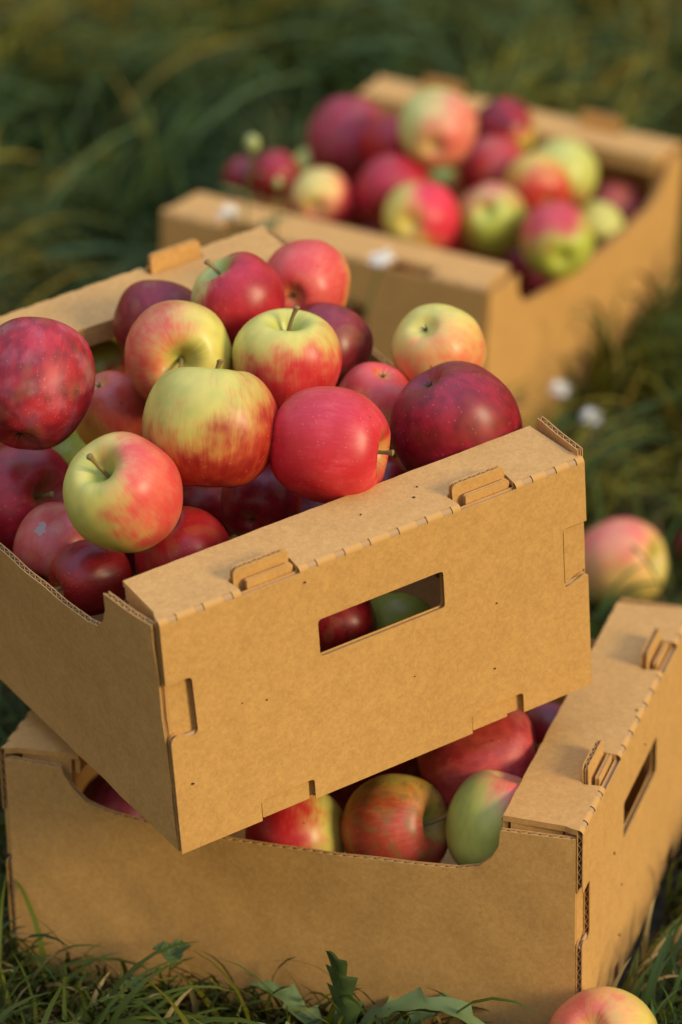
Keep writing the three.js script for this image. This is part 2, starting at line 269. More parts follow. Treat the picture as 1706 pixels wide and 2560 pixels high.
// ---------------------------------------------------------------- apples
const PROFILE = new THREE.CatmullRomCurve3([[0, 0.50], [0.06, 0.52], [0.15, 0.63], [0.27, 0.79], [0.42, 0.87], [0.59, 0.835], [0.78, 0.68], [0.93, 0.41], [1.0, 0.05], [0.965, -0.28], [0.85, -0.57], [0.67, -0.79], [0.49, -0.90], [0.34, -0.925], [0.22, -0.88], [0.12, -0.825], [0, -0.80]].map(([x, y]) => V(x, y, 0)), false, 'catmullrom', 0.5);
const unit = (a) => V(...a).normalize();
function appleFrame(axis) { return new THREE.Quaternion().setFromUnitVectors(V(0, 1, 0), unit(axis)); }
function appleGeometry(a, seed, na, nv) {
  const r = rand(seed), e = 1 + (r() - 0.5) * 0.05, ph = r() * 6.28, lobe = 0.006 + r() * 0.013, tilt = (r() - 0.5) * 0.14, so = seed * 3.7, taper = (r() - 0.35) * 0.14;
  const P = [], U = [], I = [], pts = PROFILE.getPoints(nv);
  for (let j = 0; j <= nv; j++) {
    const p = pts[j], px = Math.max(0, p.x), v = Math.atan2(px, p.y) / Math.PI;
    for (let i = 0; i <= na; i++) {
      const u = i / na, th = u * 2 * Math.PI, cx = Math.cos(th), sz = Math.sin(th);
      let rad = px * (1 + lobe * Math.cos(5 * th + ph) * sstep(0.5, 0.95, v) + lobe * 0.7 * Math.cos(3 * th + ph * 2) * (1 - sstep(0.05, 0.5, v)) + 0.03 * N3(cx * 0.8 + so, p.y * 0.8, sz * 0.8));
      rad *= 1 + taper * p.y * 0.6;
      if (a.wrinkle) rad *= 1 + 0.012 * N3(cx * 7 + so, p.y * 1.5, sz * 7);
      const y = p.y * a.hs * 1.1 + tilt * px * cx * 0.55 * sstep(0.9, 0.1, v) + 0.02 * N3(cx + so, 3, sz) * px;
      P.push(rad * cx * e, y, rad * sz / e); U.push(u, v);
    }
  }
  for (let j = 0; j < nv; j++) for (let i = 0; i < na; i++) { const k = j * (na + 1) + i, b = k + na + 1; I.push(k, k + 1, b, k + 1, b + 1, b); }
  const g = new THREE.BufferGeometry();
  g.setAttribute('position', new THREE.Float32BufferAttribute(P.map((x) => x * a.r), 3)); g.setAttribute('uv', new THREE.Float32BufferAttribute(U, 2)); g.setIndex(I);
  g.computeVertexNormals();
  const n = g.attributes.normal;   // one normal along the seam and at each pole
  for (let j = 0; j <= nv; j++) { const k = j * (na + 1), e2 = k + na, m = V(n.getX(k) + n.getX(e2), n.getY(k) + n.getY(e2), n.getZ(k) + n.getZ(e2)).normalize(); n.setXYZ(k, m.x, m.y, m.z); n.setXYZ(e2, m.x, m.y, m.z); }
  return g;
}
// the skin's own pigment: ground colour, blush on the side that grew to the sun, stripes from stem to blossom end, pores, bloom, russet in the hollow
function appleSkin(a, seed, w, h) {
  const r = rand(seed * 7 + 1), so = seed * 5.3, data = new Uint8Array(w * h * 4);
  const bl = unit(a.blush).applyQuaternion(appleFrame(a.axis).invert());
  const pores = [];
  for (let k = 0; k < 420; k++) { const y = -1 + 1.85 * Math.pow(r(), 1.25), t = r() * 6.283, q = Math.sqrt(1 - y * y); pores.push([q * Math.cos(t), y, q * Math.sin(t), 0.007 + 0.008 * r()]); }
  const spots = [];
  for (let k = 0; k < 3; k++) { const y = r() * 1.6 - 0.8, t = r() * 6.283, q = Math.sqrt(1 - y * y); spots.push([q * Math.cos(t), y, q * Math.sin(t), 0.018 + 0.03 * r() * r()]); }
  const pick = new Float32Array(w * h), dark = new Float32Array(w * h);
  const stamp = (list, out, amp) => { for (const [x, y, z, q] of list) {
    const u = (Math.atan2(z, x) / (2 * Math.PI) + 1) % 1, v = Math.acos(y) / Math.PI, dv = Math.ceil(q * 1.6 / Math.PI * h) + 1, du = Math.ceil(q * 1.6 / (2 * Math.PI * Math.max(0.12, Math.sqrt(1 - y * y))) * w) + 1;
    for (let jj = -dv; jj <= dv; jj++) for (let ii = -du; ii <= du; ii++) { const j = Math.floor(v * h) + jj; if (j < 0 || j >= h) continue; const i = (Math.floor(u * w) + ii + w) % w, ph = (j + 0.5) / h * Math.PI, th = (i + 0.5) / w * 2 * Math.PI;
      const d = Math.acos(clamp(Math.sin(ph) * Math.cos(th) * x + Math.cos(ph) * y + Math.sin(ph) * Math.sin(th) * z, -1, 1)); out[j * w + i] = Math.max(out[j * w + i], amp * (1 - sstep(q * 0.5, q, d))); }
  } };
  stamp(pores, pick, 1); stamp(spots, dark, 0.7);
  const full = a.th < -0.9;
  for (let j = 0; j < h; j++) {
    const v = (j + 0.5) / h, ph = v * Math.PI, ny = Math.cos(ph), q = Math.sin(ph);
    for (let i = 0; i < w; i++) {
      const th = (i + 0.5) / w * 2 * Math.PI, cx = Math.cos(th), sz = Math.sin(th), nx = q * cx, nz = q * sz;
      const low = N3(nx * 1.5 + so, ny * 1.5, nz * 1.5), mid = N3(nx * 4.2 + so, ny * 3.2, nz * 4.2 + 9);
      const st = N3(cx * 6 + so, sz * 6, ny * 0.9 + 4), st2 = N3(cx * 17 + so, sz * 17, ny * 2.2 + 7), st3 = N3(cx * 36, sz * 36 + so, ny * 5);
      const fleck = N3(nx * 9 + so, ny * 7, nz * 9), stripe = 0.26 * st + 0.34 * st2 + 0.3 * st3 + 0.25 * fleck;
      const d = nx * bl.x + ny * bl.y + nz * bl.z + 0.20 * low + 0.10 * mid + a.streak * 0.36 * stripe;
      let b = sstep(a.th - a.soft * 1.5, a.th + a.soft * 1.5, d);
      if (full) b *= 1 - 0.22 * sstep(0.1, 0.7, low + 0.4 * stripe);
      const hollow = 1 - sstep(0.05, 0.18, v + 0.035 * st + 0.03 * low);
      b *= 1 - hollow * (full ? 0.35 : 0.8);
      b *= 1 - (1 - sstep(0.03, 0.12, 1 - v + 0.03 * st)) * (full ? 0.2 : 0.6);
      const deep = clamp(0.36 + 0.34 * stripe * (0.6 + a.streak) + 0.28 * mid + 0.34 * low + (full ? 0 : 0.3 * (d - a.th)), 0, 1);
      const gnoise = clamp(0.5 + 0.5 * N3(nx * 2.4 + so + 20, ny * 2.4, nz * 2.4), 0, 1);
      const bloom = a.bloom * sstep(-0.5, 1.0, N3(nx * 1.9 + so, ny * 1.9 + 30, nz * 1.9) + 0.35 * N3(nx * 6, ny * 6 + so, nz * 6) + 0.15 * N3(nx * 19, ny * 19 + so, nz * 19)) * 0.6;
      const o = (j * w + i) * 4, pore = pick[j * w + i] * (0.25 + 0.75 * b);
      for (let c = 0; c < 3; c++) {
        const green = [150, 168, 74][c], g = lerp(a.ground[c], green, 0.30 * gnoise * gnoise + 0.5 * hollow), red = lerp(a.red[c], a.dark[c], deep);
        let x = lerp(g, red, b);
        x = lerp(x, [226, 190, 140][c], pore * 0.45);
        x = lerp(x, [190, 146, 156][c], bloom);
        x = lerp(x, [126, 112, 62][c], (1 - sstep(0.015, 0.06, v + 0.02 * st2)) * 0.7);
        x = lerp(x, [74, 56, 36][c], dark[j * w + i]);
        if (a.russet) x = lerp(x, [150, 112, 60][c], 0.6 * sstep(0.15, 0.6, N3(nx * 3 + 50, ny * 3, nz * 3) + 0.4 * N3(nx * 11 + 50, ny * 11, nz * 11)));
        if (a.scab) { const dd = Math.acos(clamp(nx * a.scabAt[0] + ny * a.scabAt[1] + nz * a.scabAt[2], -1, 1)) + 0.07 * N3(nx * 9, ny * 9, nz * 9); x = lerp(x, [150, 142, 128][c], 0.8 * (1 - sstep(0.12, 0.17, dd))); }
        data[o + c] = clamp(x * (1 + 0.03 * mid), 0, 255);
      }
      data[o + 3] = 255;
    }
  }
  const t = new THREE.DataTexture(data, w, h); t.wrapS = THREE.RepeatWrapping; t.wrapT = THREE.ClampToEdgeWrapping; t.magFilter = THREE.LinearFilter; t.colorSpace = THREE.SRGBColorSpace; t.needsUpdate = true;
  return t;
}
const skinMaterial = (map, a) => new THREE.MeshPhysicalMaterial({ map, roughness: a.bloom > 0.3 ? 0.5 : 0.4, clearcoat: a.bloom > 0.3 ? 0.04 : 0.12, clearcoatRoughness: 0.28, specularIntensity: 0.75 });
function stemGeometry(len, seed) {
  const r = rand(seed), b = (r() - 0.5) * 0.5, c = (r() - 0.5) * 0.5, pts = [];
  for (let k = 0; k <= 5; k++) { const s = k / 5; pts.push(V(b * len * s * s, len * s, c * len * s * s)); }
  const g = new THREE.TubeGeometry(new THREE.CatmullRomCurve3(pts), 8, 0.0012, 7, false), p = g.attributes.position;
  for (let i = 0; i < p.count; i++) { const ring = Math.floor(i / 8) / 8, k = 1 + 0.25 * (1 - ring) + 0.9 * sstep(0.8, 1, ring), cx = b * len * ring * ring, cz = c * len * ring * ring; p.setX(i, cx + (p.getX(i) - cx) * k); p.setZ(i, cz + (p.getZ(i) - cz) * k); }
  const cap = new THREE.SphereGeometry(0.0021, 8, 5).scale(1, 0.5, 1).translate(b * len, len, c * len);
  g.computeVertexNormals();
  return merged([g, cap]);
}
function calyxGeometry(rad, seed) {
  const r = rand(seed), list = [];
  for (let k = 0; k < 5; k++) list.push(new THREE.ConeGeometry(rad * 0.032, rad * 0.17, 4).scale(1, 1, 0.4).translate(0, rad * 0.08, 0).rotateX(0.5 + r() * 0.5).rotateY(k * 1.2566 + r() * 0.4));
  return merged(list);
}
const GROUPS = { A: 'apples heaped in the upper crate', B: 'apples in the lower crate', C: 'apples heaped in the rear crate', G: 'fallen apples in the grass' };
let appleSeed = 100;
function apple(a, material) {
  const seed = appleSeed++, o = thing('apple', a.label, 'apple', a.group ?? GROUPS[a.box]), far = a.box === 'C' || a.box === 'F';
  o.position.set(...a.at); o.quaternion.copy(appleFrame(a.axis));
  part('skin', appleGeometry(a, seed, far ? 40 : 64, far ? 28 : 44), material ?? skinMaterial(appleSkin(a, seed, far ? 256 : 512, far ? 128 : 256), a), o);
  const h = a.r * a.hs * 1.1, len = a.stem + h * 0.36;
  if (a.stem > 0.0045) part('stem', stemGeometry(len, seed).translate(0, h * 0.50, 0), M.stem, o);
  if (!far) part('calyx', calyxGeometry(a.r, seed).rotateX(Math.PI).translate(0, -h * 0.80, 0), M.calyx, o);
  return o;
}
const APPLES = [
  { box: 'A', label: 'large plum-red apple with whitish bloom at the left edge of upper crate', at: [-.1907,.3968,-2.3189], r: 0.0385, axis: [.21,.66,-.72], blush: [-.36,.55,.76], th: -1.6, ground: [212, 192, 90], red: [182, 38, 48], dark: [81, 18, 29], stem: 0.004, hs: 0.98, soft: 0.3, streak: 0.25, bloom: 0.55 },
  { box: 'A', label: 'red apple with long stem facing right, under the large bloomy apple', at: [-.2048,.2987,-2.352], r: 0.0379, axis: [.62,.45,.64], blush: [-.74,.48,.47], th: -1.05, ground: [164, 178, 67], red: [182, 29, 44], dark: [116, 18, 26], stem: 0.0122, hs: 0.92, soft: 0.3, streak: 0.3, bloom: 0.25 },
  { box: 'A', label: 'dull pink apple with yellow lower edge beside the large bloomy apple', at: [-.1464,.3498,-2.3777], r: 0.0251, axis: [.33,-.93,-.15], blush: [.72,.69,0], th: -0.25, ground: [216, 178, 77], red: [200, 96, 68], dark: [183, 67, 50], stem: 0.006, hs: 0.9, soft: 0.35, streak: 0.3, bloom: 0 },
  { box: 'A', label: 'yellow apple with pink rim, stem hollow facing the viewer', at: [-.1017,.3961,-2.3622], r: 0.0345, axis: [.12,.25,.96], blush: [-.96,.29,-.02], th: 0.22, ground: [212, 198, 93], red: [216, 129, 87], dark: [204, 83, 62], stem: 0.0072, hs: 0.86, soft: 0.5, streak: 0.4, bloom: 0 },
  { box: 'A', label: 'dark red apple under the rear ledge of the upper crate', at: [-.1173,.3798,-2.4485], r: 0.0293, axis: [.11,.77,-.63], blush: [0,.45,.89], th: -1.6, ground: [212, 192, 90], red: [141, 29, 35], dark: [87, 15, 21], stem: 0.004, hs: 0.88, soft: 0.3, streak: 0.35, bloom: 0 },
  { box: 'A', label: 'crimson apple with pale green stem hollow, topmost at the rear of heap', at: [-.0652,.4088,-2.4183], r: 0.0309, axis: [-.52,.85,-.02], blush: [.77,.28,.57], th: -0.12, ground: [197, 193, 104], red: [186, 40, 54], dark: [156, 27, 36], stem: 0.0079, hs: 0.84, soft: 0.28, streak: 0.3, bloom: 0 },
  { box: 'A', label: 'rosy pink apple at the rear corner of the upper crate', at: [-.0225,.3922,-2.4809], r: 0.0294, axis: [.3,-.13,-.94], blush: [-.62,.48,.62], th: -0.5, ground: [216, 165, 72], red: [218, 107, 88], dark: [206, 71, 65], stem: 0.006, hs: 0.95, soft: 0.3, streak: 0.4, bloom: 0 },
  { box: 'A', label: 'red apple with yellow-green top and upright brown stem', at: [-.0335,.3939,-2.3513], r: 0.0335, axis: [.04,1,.06], blush: [.35,-.86,.37], th: -0.08, ground: [210, 198, 94], red: [210, 73, 65], dark: [189, 40, 43], stem: 0.0094, hs: 0.95, soft: 0.3, streak: 0.3, bloom: 0 },
  { box: 'A', label: 'dark maroon apple behind the apple with the upright stem', at: [-.0092,.3682,-2.4334], r: 0.0293, axis: [.47,.57,-.67], blush: [0,.45,.89], th: -1.6, ground: [212, 192, 90], red: [137, 38, 42], dark: [92, 20, 24], stem: 0.004, hs: 0.9, soft: 0.3, streak: 0.3, bloom: 0.15 },
  { box: 'A', label: 'large yellow-green apple with red cheeks in the middle of the heap', at: [-.079,.3913,-2.2666], r: 0.0408, axis: [.04,.88,-.46], blush: [.38,-.91,-.16], th: -0.34, ground: [204, 193, 93], red: [188, 71, 42], dark: [144, 33, 26], stem: 0.006, hs: 0.88, soft: 0.36, streak: 0.4, bloom: 0 },
  { box: 'A', label: 'bright pink-red apple with its stem pointing right, above the front ledge', at: [-.0062,.38,-2.2626], r: 0.0361, axis: [.97,-.04,.25], blush: [-.53,.47,.71], th: -0.86, ground: [222, 174, 78], red: [216, 69, 77], dark: [193, 40, 48], stem: 0.0072, hs: 0.95, soft: 0.35, streak: 0.8, bloom: 0 },
  { box: 'A', label: 'pink and yellow apple behind the bright pink-red apple', at: [.0219,.3533,-2.3799], r: 0.0263, axis: [-.23,-.96,-.15], blush: [.36,.91,-.19], th: 0.05, ground: [222, 183, 83], red: [220, 98, 87], dark: [210, 71, 64], stem: 0.004, hs: 0.9, soft: 0.3, streak: 0.4, bloom: 0 },
  { box: 'A', label: 'pale yellow apple with peach blush and dark blossom end on the crate rim', at: [.063,.3796,-2.4035], r: 0.0300, axis: [.36,-.81,-.46], blush: [.35,-.62,.7], th: 0.12, ground: [214, 200, 99], red: [226, 163, 100], dark: [223, 118, 76], stem: 0.006, hs: 0.88, soft: 0.5, streak: 0.35, bloom: 0 },
  { box: 'A', label: 'big dark crimson apple resting on the right of the front ledge', at: [.0717,.3646,-2.3187], r: 0.0400, axis: [.5,-.87,.03], blush: [.4,.58,.71], th: -1.15, ground: [187, 79, 38], red: [153, 26, 42], dark: [87, 11, 19], stem: 0.006, hs: 0.92, soft: 0.4, streak: 0.25, bloom: 0.1 },
  { box: 'A', label: 'yellow apple with pink cheek and a long stem leaning left', at: [-.1309,.3669,-2.2243], r: 0.0356, axis: [-.42,.8,.43], blush: [.94,.3,.14], th: 0.16, ground: [212, 200, 98], red: [218, 116, 87], dark: [208, 76, 65], stem: 0.0122, hs: 0.9, soft: 0.3, streak: 0.3, bloom: 0 },
  { box: 'A', label: 'dark red apple in the shade below the large yellow-green one', at: [-.0501,.3185,-2.3109], r: 0.0259, axis: [.24,.05,-.97], blush: [0,.45,.89], th: -1.6, ground: [212, 192, 90], red: [153, 26, 39], dark: [96, 13, 19], stem: 0.004, hs: 0.95, soft: 0.3, streak: 0.35, bloom: 0 },
  { box: 'A', label: 'red apple with pale streaks just behind the front ledge', at: [-.0971,.3057,-2.2597], r: 0.0306, axis: [.36,-.91,-.21], blush: [0,.68,.73], th: -1.2, ground: [212, 192, 90], red: [180, 40, 44], dark: [146, 27, 31], stem: 0.004, hs: 0.92, soft: 0.3, streak: 0.9, bloom: 0 },
  { box: 'A', label: 'dull red apple with a grey scab spot by the crate side', at: [-.1773,.2967,-2.2899], r: 0.0273, axis: [.36,.46,-.81], blush: [.1,.44,.89], th: -1.4, ground: [212, 192, 90], red: [188, 82, 70], dark: [162, 56, 50], stem: 0.004, hs: 0.95, soft: 0.3, streak: 0.3, bloom: 0.3 },
  { box: 'A', label: 'small wrinkled dark red apple touching the crate side cut-out', at: [-.1539,.2992,-2.2448], r: 0.0235, axis: [-.87,-.1,.48], blush: [.34,.2,.92], th: -0.7, ground: [216, 166, 69], red: [153, 31, 33], dark: [114, 20, 21], stem: 0.0086, hs: 1, soft: 0.25, streak: 0.6, bloom: 0 },
  { box: 'A', label: 'pale apple glimpsed between the two large front apples', at: [-.0403,.318,-2.4017], r: 0.0237, axis: [.23,.15,-.96], blush: [.86,.49,.17], th: 0.6, ground: [225, 202, 112], red: [210, 73, 74], dark: [156, 24, 28], stem: 0.004, hs: 0.88, soft: 0.3, streak: 0.35, bloom: 0 },
  { box: 'A', label: 'dark red apple peeping out under the stem pointing right', at: [.0278,.3151,-2.3338], r: 0.0203, axis: [.23,.15,-.96], blush: [0,.45,.89], th: -1.6, ground: [212, 192, 90], red: [153, 26, 31], dark: [92, 13, 17], stem: 0.004, hs: 0.88, soft: 0.3, streak: 0.35, bloom: 0 },
  { box: 'A', label: 'olive green apple deep in the gap beside big crimson one', at: [.0328,.3158,-2.4056], r: 0.0238, axis: [.23,.15,-.96], blush: [.85,-.17,.49], th: 0.7, ground: [164, 178, 67], red: [180, 73, 59], dark: [156, 24, 28], stem: 0.004, hs: 0.88, soft: 0.3, streak: 0.35, bloom: 0 },
  { box: 'A', label: 'green apple in the dark gap under the rear ledge', at: [-.159,.3278,-2.4895], r: 0.0214, axis: [.23,.15,-.96], blush: [.85,-.17,.49], th: 0.7, ground: [164, 178, 67], red: [180, 73, 59], dark: [156, 24, 28], stem: 0.004, hs: 0.88, soft: 0.3, streak: 0.35, bloom: 0 },
  { box: 'A', label: 'green apple in the dark gap below the large bloomy apple', at: [-.183,.2758,-2.4645], r: 0.0214, axis: [.23,.15,-.96], blush: [-.86,-.16,.49], th: 0.7, ground: [164, 178, 67], red: [180, 73, 59], dark: [156, 24, 28], stem: 0.004, hs: 0.88, soft: 0.3, streak: 0.35, bloom: 0 },
  { box: 'A', label: 'red apple seen through the handle hole of the upper crate', at: [-.004,.2608,-2.2566], r: 0.0256, axis: [-.35,.52,-.78], blush: [0,.45,.89], th: -1.6, ground: [212, 192, 90], red: [153, 26, 31], dark: [92, 13, 17], stem: 0.004, hs: 0.88, soft: 0.3, streak: 0.35, bloom: 0 },
  { box: 'A', label: 'green apple seen through the handle hole of the upper crate', at: [.0362,.2437,-2.2752], r: 0.0253, axis: [.24,.54,-.81], blush: [-.82,-.52,.26], th: 0.75, ground: [164, 178, 67], red: [180, 73, 59], dark: [156, 24, 28], stem: 0.004, hs: 0.88, soft: 0.3, streak: 0.35, bloom: 0 },
  { box: 'A', label: 'dark red apple in the deep shade under the yellow-cheeked stem apple', at: [-.0852,.2829,-2.378], r: 0.0251, axis: [.23,.15,-.96], blush: [0,.45,.89], th: -1.6, ground: [212, 192, 90], red: [153, 26, 31], dark: [92, 13, 17], stem: 0.004, hs: 0.88, soft: 0.3, streak: 0.35, bloom: 0 },
  { box: 'B', label: 'red apple with yellow-green cheek in the lower crate, under upper crate', at: [-.0295,.1085,-2.2528], r: 0.0328, axis: [.12,.47,-.88], blush: [-.92,.17,.34], th: 0.05, ground: [204, 194, 93], red: [210, 53, 55], dark: [177, 31, 36], stem: 0.004, hs: 0.9, soft: 0.35, streak: 0.4, bloom: 0 },
  { box: 'B', label: 'mottled pink and olive apple with stem hollow turned right, lower crate', at: [.0343,.1201,-2.2448], r: 0.0347, axis: [.81,.38,.45], blush: [-.11,-.45,.88], th: -0.1, ground: [187, 170, 64], red: [208, 87, 72], dark: [173, 71, 38], stem: 0.0101, hs: 0.88, soft: 0.5, streak: 0.9, bloom: 0.1 },
  { box: 'B', label: 'oval light green apple with pink shoulder beside the lower crate ledge', at: [.0958,.1361,-2.2229], r: 0.0307, axis: [.31,.89,-.33], blush: [.78,.6,-.18], th: 0.42, ground: [176, 185, 90], red: [212, 125, 101], dark: [208, 92, 77], stem: 0.004, hs: 1.04, soft: 0.35, streak: 0.5, bloom: 0 },
  { box: 'B', label: 'large red streaked apple in the lower crate touching upper crate bottom', at: [.0897,.1411,-2.2888], r: 0.0404, axis: [.95,.3,-.04], blush: [-.23,.71,.66], th: -1.2, ground: [212, 131, 64], red: [194, 71, 66], dark: [125, 24, 26], stem: 0.006, hs: 0.94, soft: 0.3, streak: 0.5, bloom: 0.35 },
  { box: 'B', label: 'dark red apple hidden behind the ledge of the lower crate', at: [.1382,.1022,-2.3941], r: 0.0230, axis: [.24,.54,-.81], blush: [0,.45,.89], th: -1.6, ground: [212, 192, 90], red: [153, 26, 31], dark: [92, 13, 17], stem: 0.004, hs: 0.88, soft: 0.3, streak: 0.35, bloom: 0 },
  { box: 'B', label: 'purple-red apple in the side cut-out of the lower crate', at: [-.1438,.0874,-2.3199], r: 0.0286, axis: [.24,.54,-.81], blush: [0,.45,.89], th: -1.6, ground: [212, 192, 90], red: [153, 58, 79], dark: [100, 29, 41], stem: 0.004, hs: 0.9, soft: 0.3, streak: 0.3, bloom: 0.5 },
  { box: 'B', label: 'dark red apple in shade between the front apples of lower crate', at: [.0039,.0766,-2.353], r: 0.0289, axis: [.24,.54,-.81], blush: [0,.45,.89], th: -1.6, ground: [212, 192, 90], red: [153, 26, 31], dark: [92, 13, 17], stem: 0.004, hs: 0.88, soft: 0.3, streak: 0.35, bloom: 0 },
  { box: 'B', label: 'dark red apple in shade behind the mottled apple', at: [.0497,.1038,-2.3457], r: 0.0287, axis: [.24,.54,-.81], blush: [0,.45,.89], th: -1.6, ground: [212, 192, 90], red: [153, 26, 31], dark: [92, 13, 17], stem: 0.004, hs: 0.88, soft: 0.3, streak: 0.35, bloom: 0 },
  { box: 'C', label: 'red apple at the left end of the rear crate', at: [-.0539,.1801,-3.2041], r: 0.0207, axis: [.24,.54,-.81], blush: [0,.45,.89], th: -1.4, ground: [212, 192, 90], red: [175, 31, 50], dark: [92, 13, 17], stem: 0.006, hs: 0.88, soft: 0.3, streak: 0.35, bloom: 0 },
  { box: 'C', label: 'small pale green apple half hidden at the left of rear crate', at: [-.0254,.15,-3.2961], r: 0.0160, axis: [.24,.54,-.81], blush: [.89,-.23,.4], th: 0.6, ground: [197, 194, 90], red: [210, 73, 74], dark: [156, 24, 28], stem: 0.004, hs: 0.88, soft: 0.3, streak: 0.35, bloom: 0 },
  { box: 'C', label: 'yellow apple with pink sides by the front ledge of rear crate', at: [-.0157,.1675,-3.181], r: 0.0263, axis: [.23,-.1,-.97], blush: [.31,-.82,-.47], th: -0.45, ground: [225, 202, 112], red: [220, 78, 87], dark: [198, 47, 55], stem: 0.004, hs: 0.9, soft: 0.35, streak: 0.35, bloom: 0 },
  { box: 'C', label: 'big dark purplish red apple at the rear left of far heap', at: [.0065,.181,-3.2801], r: 0.0347, axis: [.24,.54,-.81], blush: [-.1,.44,.89], th: -1.4, ground: [216, 166, 69], red: [163, 40, 52], dark: [123, 33, 43], stem: 0.006, hs: 0.98, soft: 0.3, streak: 0.3, bloom: 0.4 },
  { box: 'C', label: 'red apple with orange blossom end turned right, far heap', at: [.0462,.1912,-3.238], r: 0.0284, axis: [-.62,-.35,-.7], blush: [-.55,.49,.68], th: -0.6, ground: [216, 166, 69], red: [194, 40, 44], dark: [156, 24, 28], stem: 0.006, hs: 0.88, soft: 0.3, streak: 0.35, bloom: 0 },
  { box: 'C', label: 'crimson apple above the yellow and pink ones, middle of far heap', at: [.0438,.1731,-3.1816], r: 0.0313, axis: [.25,.39,-.89], blush: [0,.45,.89], th: -1.6, ground: [212, 192, 90], red: [182, 38, 54], dark: [141, 27, 36], stem: 0.006, hs: 0.9, soft: 0.3, streak: 0.35, bloom: 0 },
  { box: 'C', label: 'pale green apple with pink blush, topmost of the far heap', at: [.0814,.2207,-3.2046], r: 0.0325, axis: [.11,.1,-.99], blush: [.79,-.06,.6], th: 0.25, ground: [204, 202, 112], red: [224, 150, 112], dark: [214, 103, 86], stem: 0.006, hs: 1, soft: 0.4, streak: 0.35, bloom: 0 },
  { box: 'C', label: 'red and yellow apple against the rear ledge of the far crate', at: [.1408,.1768,-3.3134], r: 0.0271, axis: [-.22,.46,-.86], blush: [-.59,.8,.13], th: -0.15, ground: [212, 192, 90], red: [200, 31, 46], dark: [92, 13, 17], stem: 0.006, hs: 0.88, soft: 0.3, streak: 0.35, bloom: 0 },
  { box: 'C', label: 'muted red apple in the middle right of the far heap', at: [.1299,.166,-3.2453], r: 0.0293, axis: [.24,.54,-.81], blush: [0,.68,.73], th: -1, ground: [216, 166, 69], red: [182, 56, 55], dark: [156, 36, 40], stem: 0.006, hs: 0.9, soft: 0.3, streak: 0.3, bloom: 0.3 },
  { box: 'C', label: 'small green apple deep in the far heap', at: [.0893,.1285,-3.3065], r: 0.0154, axis: [.24,.54,-.81], blush: [.89,-.23,.4], th: 0.7, ground: [164, 178, 67], red: [210, 73, 74], dark: [156, 24, 28], stem: 0.004, hs: 0.88, soft: 0.3, streak: 0.35, bloom: 0 },
  { box: 'C', label: 'yellow apple with bright pink right cheek, far heap front', at: [.0661,.1721,-3.1278], r: 0.0312, axis: [.31,-.23,-.92], blush: [.94,.34,.08], th: 0.2, ground: [222, 198, 93], red: [226, 58, 79], dark: [204, 40, 57], stem: 0.006, hs: 0.9, soft: 0.3, streak: 0.35, bloom: 0 },
  { box: 'C', label: 'green apple with blossom end facing the viewer, far heap', at: [.1251,.1626,-3.1473], r: 0.0297, axis: [.2,-.57,-.8], blush: [-.1,.93,-.35], th: 0.5, ground: [178, 187, 74], red: [210, 150, 112], dark: [198, 103, 83], stem: 0.006, hs: 1.05, soft: 0.3, streak: 0.35, bloom: 0 },
  { box: 'C', label: 'orange-yellow apple with red underside, right of far heap', at: [.1652,.1676,-3.2045], r: 0.0285, axis: [-.33,.15,-.93], blush: [.16,-.65,.74], th: 0.05, ground: [216, 180, 80], red: [210, 78, 57], dark: [187, 47, 41], stem: 0.006, hs: 0.88, soft: 0.3, streak: 0.35, bloom: 0 },
  { box: 'C', label: 'yellow-green apple at the right of the far heap, near rear ledge', at: [.1884,.1601,-3.2532], r: 0.0299, axis: [.21,.09,-.97], blush: [-.22,-.82,.53], th: 0.75, ground: [197, 196, 98], red: [210, 73, 74], dark: [156, 24, 28], stem: 0.006, hs: 0.98, soft: 0.3, streak: 0.35, bloom: 0 },
  { box: 'C', label: 'green apple with red top at the cut-out corner of rear crate', at: [.1765,.1609,-3.1077], r: 0.0307, axis: [-.1,.1,-.99], blush: [-.36,.92,-.16], th: 0.36, ground: [181, 187, 70], red: [204, 76, 79], dark: [187, 51, 55], stem: 0.006, hs: 1, soft: 0.25, streak: 0.35, bloom: 0 },
  { box: 'C', label: 'pale green apple lying beside the green apple with red top', at: [.2175,.1116,-3.2453], r: 0.0253, axis: [.11,.1,-.99], blush: [.21,-.82,.53], th: 0.8, ground: [201, 194, 99], red: [210, 73, 74], dark: [156, 24, 28], stem: 0.006, hs: 0.88, soft: 0.3, streak: 0.35, bloom: 0 },
  { box: 'C', label: 'dull pink apple low in the right corner of rear crate', at: [.2411,.1032,-3.3161], r: 0.0236, axis: [.12,.47,-.88], blush: [0,.45,.89], th: -1.6, ground: [216, 166, 69], red: [200, 100, 87], dark: [177, 76, 69], stem: 0.006, hs: 0.95, soft: 0.3, streak: 0.2, bloom: 0.4 },
  { box: 'C', label: 'dark red apple low in the side cut-out of rear crate', at: [.1683,.1011,-3.1518], r: 0.0179, axis: [.12,.47,-.88], blush: [0,.45,.89], th: -1.6, ground: [212, 192, 90], red: [153, 26, 31], dark: [92, 13, 17], stem: 0.004, hs: 0.88, soft: 0.3, streak: 0.35, bloom: 0 },
  { box: 'C', label: 'dark red apple at the far left corner of the far heap', at: [-.0812,.1697,-3.2242], r: 0.0175, axis: [.12,.47,-.88], blush: [0,.45,.89], th: -1.6, ground: [212, 192, 90], red: [143, 26, 39], dark: [92, 13, 17], stem: 0.004, hs: 0.88, soft: 0.3, streak: 0.35, bloom: 0 },
